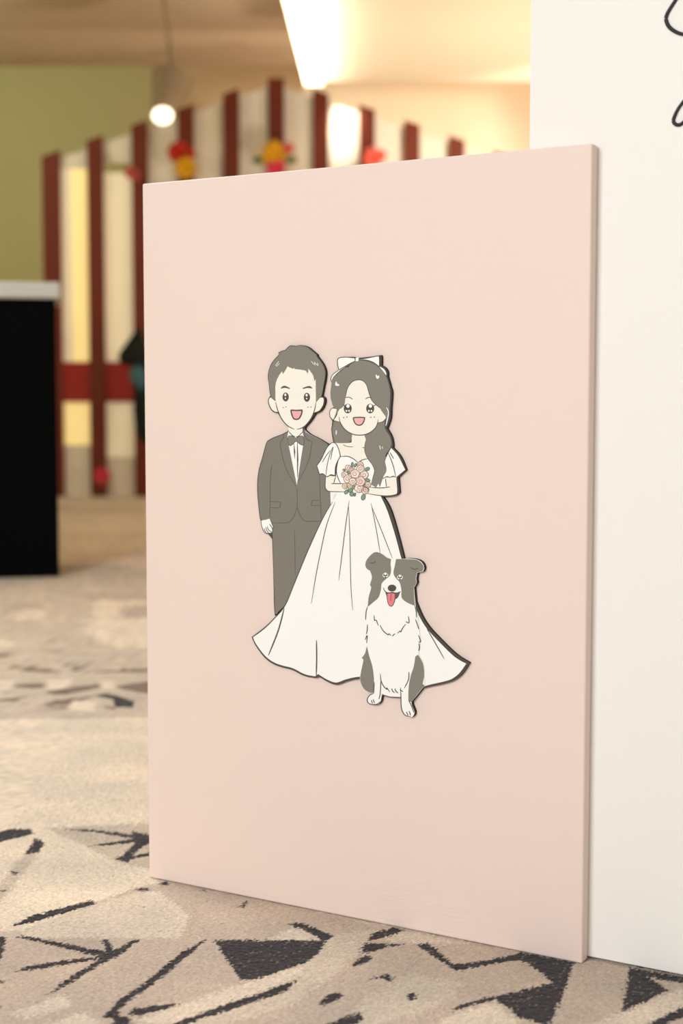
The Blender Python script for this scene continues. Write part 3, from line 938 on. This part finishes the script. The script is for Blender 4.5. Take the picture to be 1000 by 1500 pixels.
for k, (cx, cy, r, c) in enumerate(((185, 230, 38, 'petal'), (345, 188, 40, 'blush'), (140, 320, 42, 'petal'), (235, 262, 38, 'blush'), (350, 245, 50, 'petal'), (145, 472, 36, 'butter'), (205, 472, 34, 'butter'), (450, 455, 36, 'butter'),
                                    (400, 322, 52, 'petal'), (278, 308, 58, 'petal'), (180, 378, 52, 'petal'), (410, 535, 44, 'blush'), (330, 500, 58, 'petal'), (245, 412, 48, 'petal'), (350, 408, 62, 'blush'))):
    E = [(cx + r * (1 + .06 * math.sin(5 * a + k)) * math.cos(a), cy + r * (1 + .06 * math.sin(5 * a + k)) * math.sin(a)) for a in [2 * math.pi * i / 20 for i in range(20)]]
    b.fill('rose#%d' % k, c, A7(*E))
    b.line('rose#%d' % k, 'roseline', A7(*(E + E[:1])), 0.7, 0.0)
    sp_ = [(cx + r * (.1 + .62 * t) * math.cos(9.5 * t + k), cy + r * (.1 + .62 * t) * math.sin(9.5 * t + k)) for t in [i / 18 for i in range(19)]]
    b.line('rose#%d' % k, 'roseline', A7(*sp_), 0.6)
b.build()

# ---- dog
d = Figure(cut, 'dog', 'cartoon black and white collie sitting with its tongue out')
d.fill('body', 'white', smooth(dog_out, True, 4))
HAL = A5((148, 822, 1), (166, 900), (190, 980), (202, 1080), (197, 1184, 1), (160, 1176), (120, 1146), (95, 1080), (106, 1000), (120, 930), (106, 915, 1), (132, 880), (142, 842))
HAR = A5((542, 888, 1), (580, 960), (588, 1050), (578, 1112), (594, 1122, 1), (545, 1182), (492, 1252, 1), (468, 1236), (470, 1130), (485, 1050), (508, 980), (520, 902, 1))
d.fill('haunch#0', 'grey', smooth(HAL))
d.fill('haunch#1', 'grey', smooth(HAR))
HL = A5((334, 152, 1), (300, 140, 1), (255, 108), (205, 100), (152, 149), (136, 190), (144, 222), (172, 242, 1), (186, 292), (170, 350, 1), (180, 374), (162, 440), (156, 490), (152, 522, 1), (192, 488), (236, 448), (255, 390), (262, 340), (292, 308), (325, 278), (334, 235), (330, 190))
HR = A5((372, 152, 1), (450, 152), (530, 158), (572, 186), (584, 220), (574, 246, 1), (534, 254, 1), (524, 300), (528, 335), (508, 370, 1), (512, 440), (518, 512, 1), (460, 488), (416, 450), (413, 390), (400, 332), (370, 298), (352, 260), (362, 205))
d.fill('head_patch#0', 'grey', smooth(HL))
d.fill('head_patch#1', 'grey', smooth(HR))
d.line('head_patch#0', 'line', op(A5((168, 180), (195, 182), (215, 168))), 0.8)
d.line('head_patch#1', 'line', op(A5((485, 215), (510, 230), (545, 222))), 0.8)
for k, (cx, cy) in enumerate(((290, 276), (402, 292))):
    d.fill('eye#%d' % k, 'skin', A5(*ellipse(cx, cy, 22, 18, 14)))
    d.fill('eye#%d' % k, 'line', A5(*ellipse(cx, cy, 16, 19, 14)))
    d.fill('eye#%d' % k, 'white', A5(*ellipse(cx, cy - 11, 10, 10, 10)))
    d.fill('eye#%d' % k, 'white', A5(*ellipse(cx - 8, cy + 10, 6, 5, 8)), False)
    d.fill('eye#%d' % k, 'white', A5(*ellipse(cx + 9, cy + 10, 6, 5, 8)), False)
d.fill('nose', 'line', A5(*ellipse(341, 375, 33, 27, 18)))
d.fill('mouth', 'suitline', smooth(A5((284, 392, 1), (300, 410), (330, 413), (345, 409), (372, 413), (406, 402, 1), (388, 445), (366, 462, 1), (304, 450, 1))))
d.line('mouth', 'line', op(A5((274, 372), (288, 400), (312, 412), (344, 408), (376, 413), (410, 400))), 0.9)
TO = A5((302, 418, 1), (332, 412), (366, 416, 1), (363, 468), (348, 506), (331, 515), (313, 496), (304, 455))
d.fill('tongue', 'tongue', smooth(TO))
d.line('tongue', 'line', smooth(TO) + [TO[0][:2]], 0.7, 0.0)
d.line('tongue', 'line', op(A5((334, 416), (333, 445), (330, 475))), 0.7)
nfur = 0
for L in (A5((203, 585), (206, 625, 1), (220, 622, 1), (236, 664)), A5((248, 660), (275, 706), (312, 736, 1), (318, 726, 1), (334, 742)), A5((344, 747), (352, 736), (366, 726)), A5((384, 724), (402, 706, 1), (410, 712, 1), (424, 682), (448, 652)), A5((447, 632), (472, 642), (468, 592)),
          A5((152, 520), (142, 560), (138, 620)), A5((152, 655), (150, 700), (144, 730)), A5((134, 775), (150, 740), (146, 800)), A5((518, 510), (528, 560), (530, 602)), A5((522, 615), (538, 660), (548, 692)), A5((545, 738), (560, 784), (546, 792)), A5((548, 800), (552, 830), (546, 858)),
          A5((252, 1035), (256, 1085), (276, 1130), (302, 1156, 1), (300, 1142, 1), (325, 1176)), A5((338, 1148), (346, 1168), (362, 1182)), A5((364, 1148), (372, 1170), (390, 1184)), A5((402, 1156), (412, 1166), (426, 1170)), A5((472, 1020), (468, 1080), (436, 1146)), A5((408, 1140), (410, 1218), (414, 1300), (440, 1352), (488, 1366)), A5((262, 1192), (290, 1204), (330, 1214), (410, 1216)),
          A5((204, 1100), (200, 1186)), A5((200, 1186), (165, 1205), (150, 1240), (168, 1266), (222, 1270), (250, 1248)), A5((256, 1080), (250, 1190), (240, 1230)), A5((468, 1236), (492, 1285), (510, 1335)), A5((182, 1238), (186, 1252), (192, 1262)), A5((196, 1232), (202, 1248), (206, 1260)), A5((452, 1328), (458, 1342), (466, 1356)), A5((472, 1322), (480, 1340), (482, 1356))):
    d.line('fur_line#%d' % nfur, 'line', op(L), 0.95, 0.5)
    nfur += 1
d.build()

# ------------------------------------------------------------------ script lettering on the white panel
M_black = mat('black_lettering', rgb(34, 28, 28), 0.45)


def stroke3d(name, pts, w):
    P = op([(p[0], p[1]) for p in pts], 6)
    n = len(P)
    pts3 = []
    for x, y in P:
        u, z = on_board(x, y, -PANEL_GAP + 0.002)
        pts3.append((u, PANEL_GAP - 0.0018, z))
    rr = [w * (0.62 + 0.38 * math.sin(math.pi * min(1, max(0, k / (n - 1))))) for k in range(n)]
    bm = add_tube(bmesh.new(), pts3, rr, 8)
    for v in bm.verts:
        v.co.y = PANEL_GAP - 0.0018 + (v.co.y - PANEL_GAP + 0.0018) * 0.7
    return obj(name, bm, M_black, panel, True)


o = stroke3d('letter', [(1004, -22), (997, -12), (989, 0), (978, 17.6), (975, 28), (979, 38.5), (988, 45.8), (1000, 50), (1016, 48), (1030, 38)], 0.0028)
o['label'] = 'black script letter at the top of the white panel'
o = stroke3d('letter', [(1020, 128), (1008, 139), (1000, 149), (992, 160.6), (987, 171.6), (985.8, 177.5), (989, 182), (994.5, 182.8), (1000, 179.3), (1010, 168), (1018, 150), (1016, 138)], 0.0026)
o['label'] = 'looped black script letter lower on the white panel'

# ------------------------------------------------------------------ black counter on the left
M_blk = grain(mat('black_laminate', rgb(6, 8, 8), 0.7, 0.03), (3, 3, 3), 0.05, 0.001, 0.05)
M_top = mat('white_counter_top', rgb(205, 202, 190), 0.45, 0.4)
cg = ground(87, 845)
counter = thing('bar_counter', 'tall black bar counter with a white top at the left edge', 'counter', cg, math.radians(11))
CTZ = at(83, 438, cg.y).z
box('body', (-1.1, 0.0, 0.0), (0.0, 0.55, CTZ), M_blk, counter, 0.004, 1)
box('counter_top', (-1.14, -0.03, CTZ), (0.022, 0.58, CTZ + 0.075), M_top, counter, 0.012, 3)
for fx in (-1.0, -0.1):
    box('foot', (fx - 0.04, 0.04, -0.003), (fx + 0.04, 0.5, 0.0005), M_foot, counter)

# ------------------------------------------------------------------ striped gable backdrop
BY = 12.9
M_red = grain(mat('red_brown_slat', rgb(106, 41, 17), 0.6, 0.25), (20, 20, 2), 0.1, 0.002, 0.1)
M_rail = grain(mat('bright_red_rail', rgb(150, 36, 18), 0.55, 0.25), (2, 20, 20), 0.1, 0.002, 0.1)
M_plank = grain(mat('white_plank', rgb(226, 214, 192), 0.65, 0.2), (20, 20, 2), 0.1, 0.002, 0.05)
M_emit_y = mat('emissive_yellow_panel', rgb(236, 212, 150), 0.6, 0.2, 0.55, rgb(246, 216, 140))  # emission put in for the panel's brightness, no lamp behind it
M_emit_c = mat('emissive_cream_panel', rgb(235, 220, 190), 0.6, 0.2, 0.24, rgb(236, 218, 175))  # weaker emission added to brighten the cream panels
base = at(405, 584, BY)
gable = thing('striped_backdrop', 'gabled house front of red and white slats behind the pink board', 'backdrop', (base.x, BY, 0))
PXM = BY / F * 1.0
cxs = [78, 142, 207, 274, 340, 405, 470, 537, 602, 667, 732]


def lx(px, y=400):
    return at(px, y, BY).x - base.x


def zz(y):
    return at(405, y, BY).z


def top_y(px):
    return 113 + abs(px - 405) * 0.345


ZB = 0.0
for px in cxs:
    w = 11.5 if px not in (78,) else 13
    z1 = zz(top_y(px))
    bm = bmesh.new()
    x0, x1 = lx(px - w), lx(px + w)
    zl, zr = zz(top_y(px - w)), zz(top_y(px + w))
    if px == 405:
        zl = zr = zz(116)
    prof = [(x0, ZB), (x1, ZB), (x1, zr), (x0, zl)]
    fr = [bm.verts.new((x, -0.05, z)) for x, z in prof]
    bk = [bm.verts.new((x, 0.0, z)) for x, z in prof]
    bm.faces.new(fr)
    bm.faces.new(bk)
    for k in range(4):
        bm.faces.new((fr[k], fr[(k + 1) % 4], bk[(k + 1) % 4], bk[k]))
    obj('red_slat', bm, M_red, gable)
for i in range(len(cxs) - 1):
    a, c = cxs[i] + 8, cxs[i + 1] - 8
    zl, zr = zz(top_y(a) + 10), zz(top_y(c) + 10)
    bm = bmesh.new()
    zlow = zz(238)
    lowest = min(zl, zr) - 0.08
    prof = [(lx(a), min(zlow, lowest)), (lx(c), min(zlow, lowest)), (lx(c), zr), (lx(a), zl)]
    if i > 1:
        prof[0], prof[1] = (lx(a), 0.03), (lx(c), 0.03)
    fr = [bm.verts.new((x, 0.002, z)) for x, z in prof]
    bk = [bm.verts.new((x, 0.03, z)) for x, z in prof]
    bm.faces.new(fr)
    bm.faces.new(bk)
    for k in range(4):
        bm.faces.new((fr[k], fr[(k + 1) % 4], bk[(k + 1) % 4], bk[k]))
    obj('white_plank', bm, M_plank, gable)
# two bays at the left, brightness put in as emission, with the red rail across them
o = box('emissive_panel', (lx(88), 0.004, zz(531)), (lx(106), 0.03, zz(241)), M_emit_c, gable); o['label'] = 'cream panel with added glow between red slats'
o = box('emissive_panel', (lx(106), 0.004, zz(531)), (lx(134), 0.03, zz(241)), M_emit_y, gable); o['label'] = 'yellow panel with added glow between red slats'
box('emissive_panel', (lx(150), 0.004, zz(531)), (lx(199), 0.03, zz(253)), M_emit_c, gable)
o = box('emissive_panel', (lx(88), 0.004, zz(652)), (lx(134), 0.03, zz(588)), M_emit_y, gable); o['label'] = 'yellow panel with added glow under the rail'
box('emissive_panel', (lx(150), 0.004, zz(670)), (lx(199), 0.03, zz(588)), M_emit_c, gable)
box('white_plank', (lx(88), 0.004, 0.0), (lx(134), 0.03, zz(653)), M_plank, gable)
box('white_plank', (lx(150), 0.004, 0.0), (lx(199), 0.03, zz(671)), M_plank, gable)
for a, c in ((88, 134), (150, 199)):
    box('rail', (lx(a), -0.02, zz(589)), (lx(c), 0.031, zz(530)), M_rail, gable)

# ------------------------------------------------------------------ paper flowers
FCOL = {'red': (196, 52, 34), 'yellow': (226, 172, 36), 'pink': (226, 70, 92), 'coral': (226, 104, 84), 'rose': (198, 96, 88), 'green': (92, 110, 60)}
M_fl = {k: mat('flower_' + k, rgb(*v), 0.7, 0.2) for k, v in FCOL.items()}


def bloom_bm(c, r, seed):
    rnd = random.Random(seed)
    bm = bmesh.new()
    c = Vector(c)
    for ring, (n, tilt, s) in enumerate(((8, 0.25, 1.0), (7, 0.7, 0.8), (5, 1.1, 0.55))):
        for k in range(n):
            a = 2 * math.pi * (k + 0.5 * ring) / n + rnd.uniform(-.1, .1)
            out = Vector((math.cos(a), 0, math.sin(a)))
            side = Vector((-math.sin(a), 0, math.cos(a)))
            fwd = Vector((0, -1, 0))
            dirv = out * math.cos(tilt) + fwd * math.sin(tilt)
            L, W = r * s, r * s * 0.42
            p0 = c + fwd * 0.01 * ring
            pts = [p0 - side * W * .25, p0 + side * W * .25, p0 + dirv * L * .6 + side * W + fwd * r * .12, p0 + dirv * L + side * W * .4, p0 + dirv * L - side * W * .4, p0 + dirv * L * .6 - side * W + fwd * r * .12]
            bm.faces.new([bm.verts.new(p) for p in pts])
    return bm


def bunch(label, px, py, items, group='paper flowers on the striped backdrop', Y=BY - 0.16):
    c0 = at(px, py, Y)
    t = thing('flower_bunch', label, 'flowers', c0, 0, group)
    for k, (dx, dy, rp, col) in enumerate(items):
        r = rp / F * Y
        c = at(px + dx, py + dy, Y) - c0
        c.y = -0.01 * k
        if col == 'green':
            bm = bmesh.new()
            n = 10
            vs = [bm.verts.new(c + Vector((math.cos(2 * math.pi * i / n) * r, 0.03 * math.cos(4 * math.pi * i / n), math.sin(2 * math.pi * i / n) * r * .6))) for i in range(n)]
            bm.faces.new(vs)
            obj('leaf', bm, M_fl['green'], t)
        else:
            o = obj('bloom', bloom_bm(c, r, k * 7 + px), M_fl[col], t)
            bm = bmesh.new()
            bmesh.ops.create_icosphere(bm, subdivisions=2, radius=r * 0.3, matrix=Matrix.Translation(c + Vector((0, -r * .25, 0))))
            obj('centre', bm, M_fl[col], o)
    bm = add_cyl(bmesh.new(), (0, 0.02, 0), (0, BY - 0.0496 - c0.y, 0), 0.012, n=8)
    obj('stem', bm, M_fl['green'], t)
    return t


bunch('red and yellow flowers above the top left corner of the pink board', 266, 236, [(-4, -12, 17, 'red'), (6, 10, 17, 'yellow'), (12, -10, 9, 'red')])
bunch('yellow flower over a pink one, below the peak of the striped gable', 402, 228, [(0, -2, 20, 'yellow'), (2, 18, 15, 'pink'), (20, -10, 9, 'coral'), (-24, 8, 9, 'green'), (24, 8, 9, 'green')])
bunch('small dusty rose flower beside the top left corner of the pink board', 192, 253, [(0, 0, 10, 'rose'), (9, 6, 6, 'rose')])
bunch('coral pink flower low on the lit right half of the gable', 545, 232, [(0, 0, 16, 'coral'), (12, -4, 9, 'coral')])
bunch('hot pink flower at the foot of the red slat by the floor', 150, 697, [(0, 0, 13, 'pink'), (4, 7, 8, 'rose')])

# ------------------------------------------------------------------ dark jacket hanging by the rail, half behind the board
M_dark = grain(mat('dark_cloth', rgb(34, 38, 32), 0.9, 0.1), (30, 30, 30), 0.3, 0.004, 0.2)
M_teal = grain(mat('teal_cloth', rgb(70, 104, 112), 0.9, 0.1), (30, 30, 30), 0.3, 0.004, 0.15)
jy = BY - 0.36
jc = at(209, 560, jy)
jk = thing('hanging_jacket', 'dark jacket with a teal patch hanging by the red rail', 'jacket', (jc.x, jy, jc.z))


def cloth_lump(pts, th):
    bm = bmesh.new()
    P = smooth(pts, True, 4)
    rings = []
    for s, y in ((0.75, -th), (1.0, -th * .55), (1.03, 0.0), (0.95, th * .6)):
        cx = sum(p[0] for p in P) / len(P)
        cy = sum(p[1] for p in P) / len(P)
        r = []
        for i, p in enumerate(P):
            q = at(cx + (p[0] - cx) * s, cy + (p[1] - cy) * s, jy) - Vector((jc.x, jy, jc.z))
            r.append(bm.verts.new((q.x, y + 0.012 * math.sin(i * 1.3), q.z)))
        rings.append(r)
    n = len(P)
    for a in range(3):
        for k in range(n):
            bm.faces.new((rings[a][k], rings[a][(k + 1) % n], rings[a + 1][(k + 1) % n], rings[a + 1][k]))
    bm.faces.new(rings[0])
    bm.faces.new(rings[-1])
    return bm


obj('sleeve', cloth_lump([(206, 482), (196, 488), (184, 505), (174, 520), (178, 532), (195, 536), (214, 530)], 0.06), M_dark, jk, True)
o = obj('patch', cloth_lump([(200, 534), (190, 545), (194, 562), (204, 574), (216, 566), (214, 538)], 0.05), M_teal, jk, True)
o['label'] = 'teal patch'
obj('body', cloth_lump([(206, 530), (198, 570), (196, 605), (204, 640), (230, 645), (236, 560), (225, 525)], 0.045), M_dark, jk, True)
bm = add_tube(bmesh.new(), [(0.0, 0.0, 0.12), (0.02, 0.05, 0.2), (0.0, 0.3095, 0.22)], 0.005, 8)
obj('hanger_hook', bm, M_foot, jk)

# ------------------------------------------------------------------ ceiling spotlight
M_lamp = mat('lamp_housing', rgb(150, 128, 96), 0.5, 0.4)
M_lens = mat('lamp_lens', rgb(255, 250, 230), 0.3, 0.3, 2.5, rgb(255, 245, 215))
sy = 11.4
sl = at(238, 168, sy)
lamp = thing('ceiling_spotlight', 'ceiling spotlight with a glowing round lens before the striped backdrop', 'light', (sl.x, sl.y, CEIL))
q = sl - Vector((sl.x, sl.y, CEIL))
aim = Vector((0.12, -1, -0.28)).normalized()
add = add_cyl(bmesh.new(), (0, 0.13, -0.001), (0, 0.13, -0.04), 0.10, n=24)
obj('ceiling_plate', add, M_lamp, lamp)
obj('arm', add_cyl(bmesh.new(), (0, 0.13, -0.04), (0.07, 0.10, q.z + 0.29), 0.014, n=12), M_lamp, lamp)
obj('can', add_cyl(bmesh.new(), q + Vector((0.07, 0.10, 0.30)), q - aim * 0.012, 0.17, 0.085, 28), M_lamp, lamp, False)
bm = bmesh.new()
bmesh.ops.create_uvsphere(bm, u_segments=24, v_segments=12, radius=1.0, matrix=Matrix.Translation(q + aim.normalized() * 0.06) @ Matrix.Diagonal((0.078, 0.05, 0.064, 1)))
obj('lens', bm, M_lens, lamp, True)
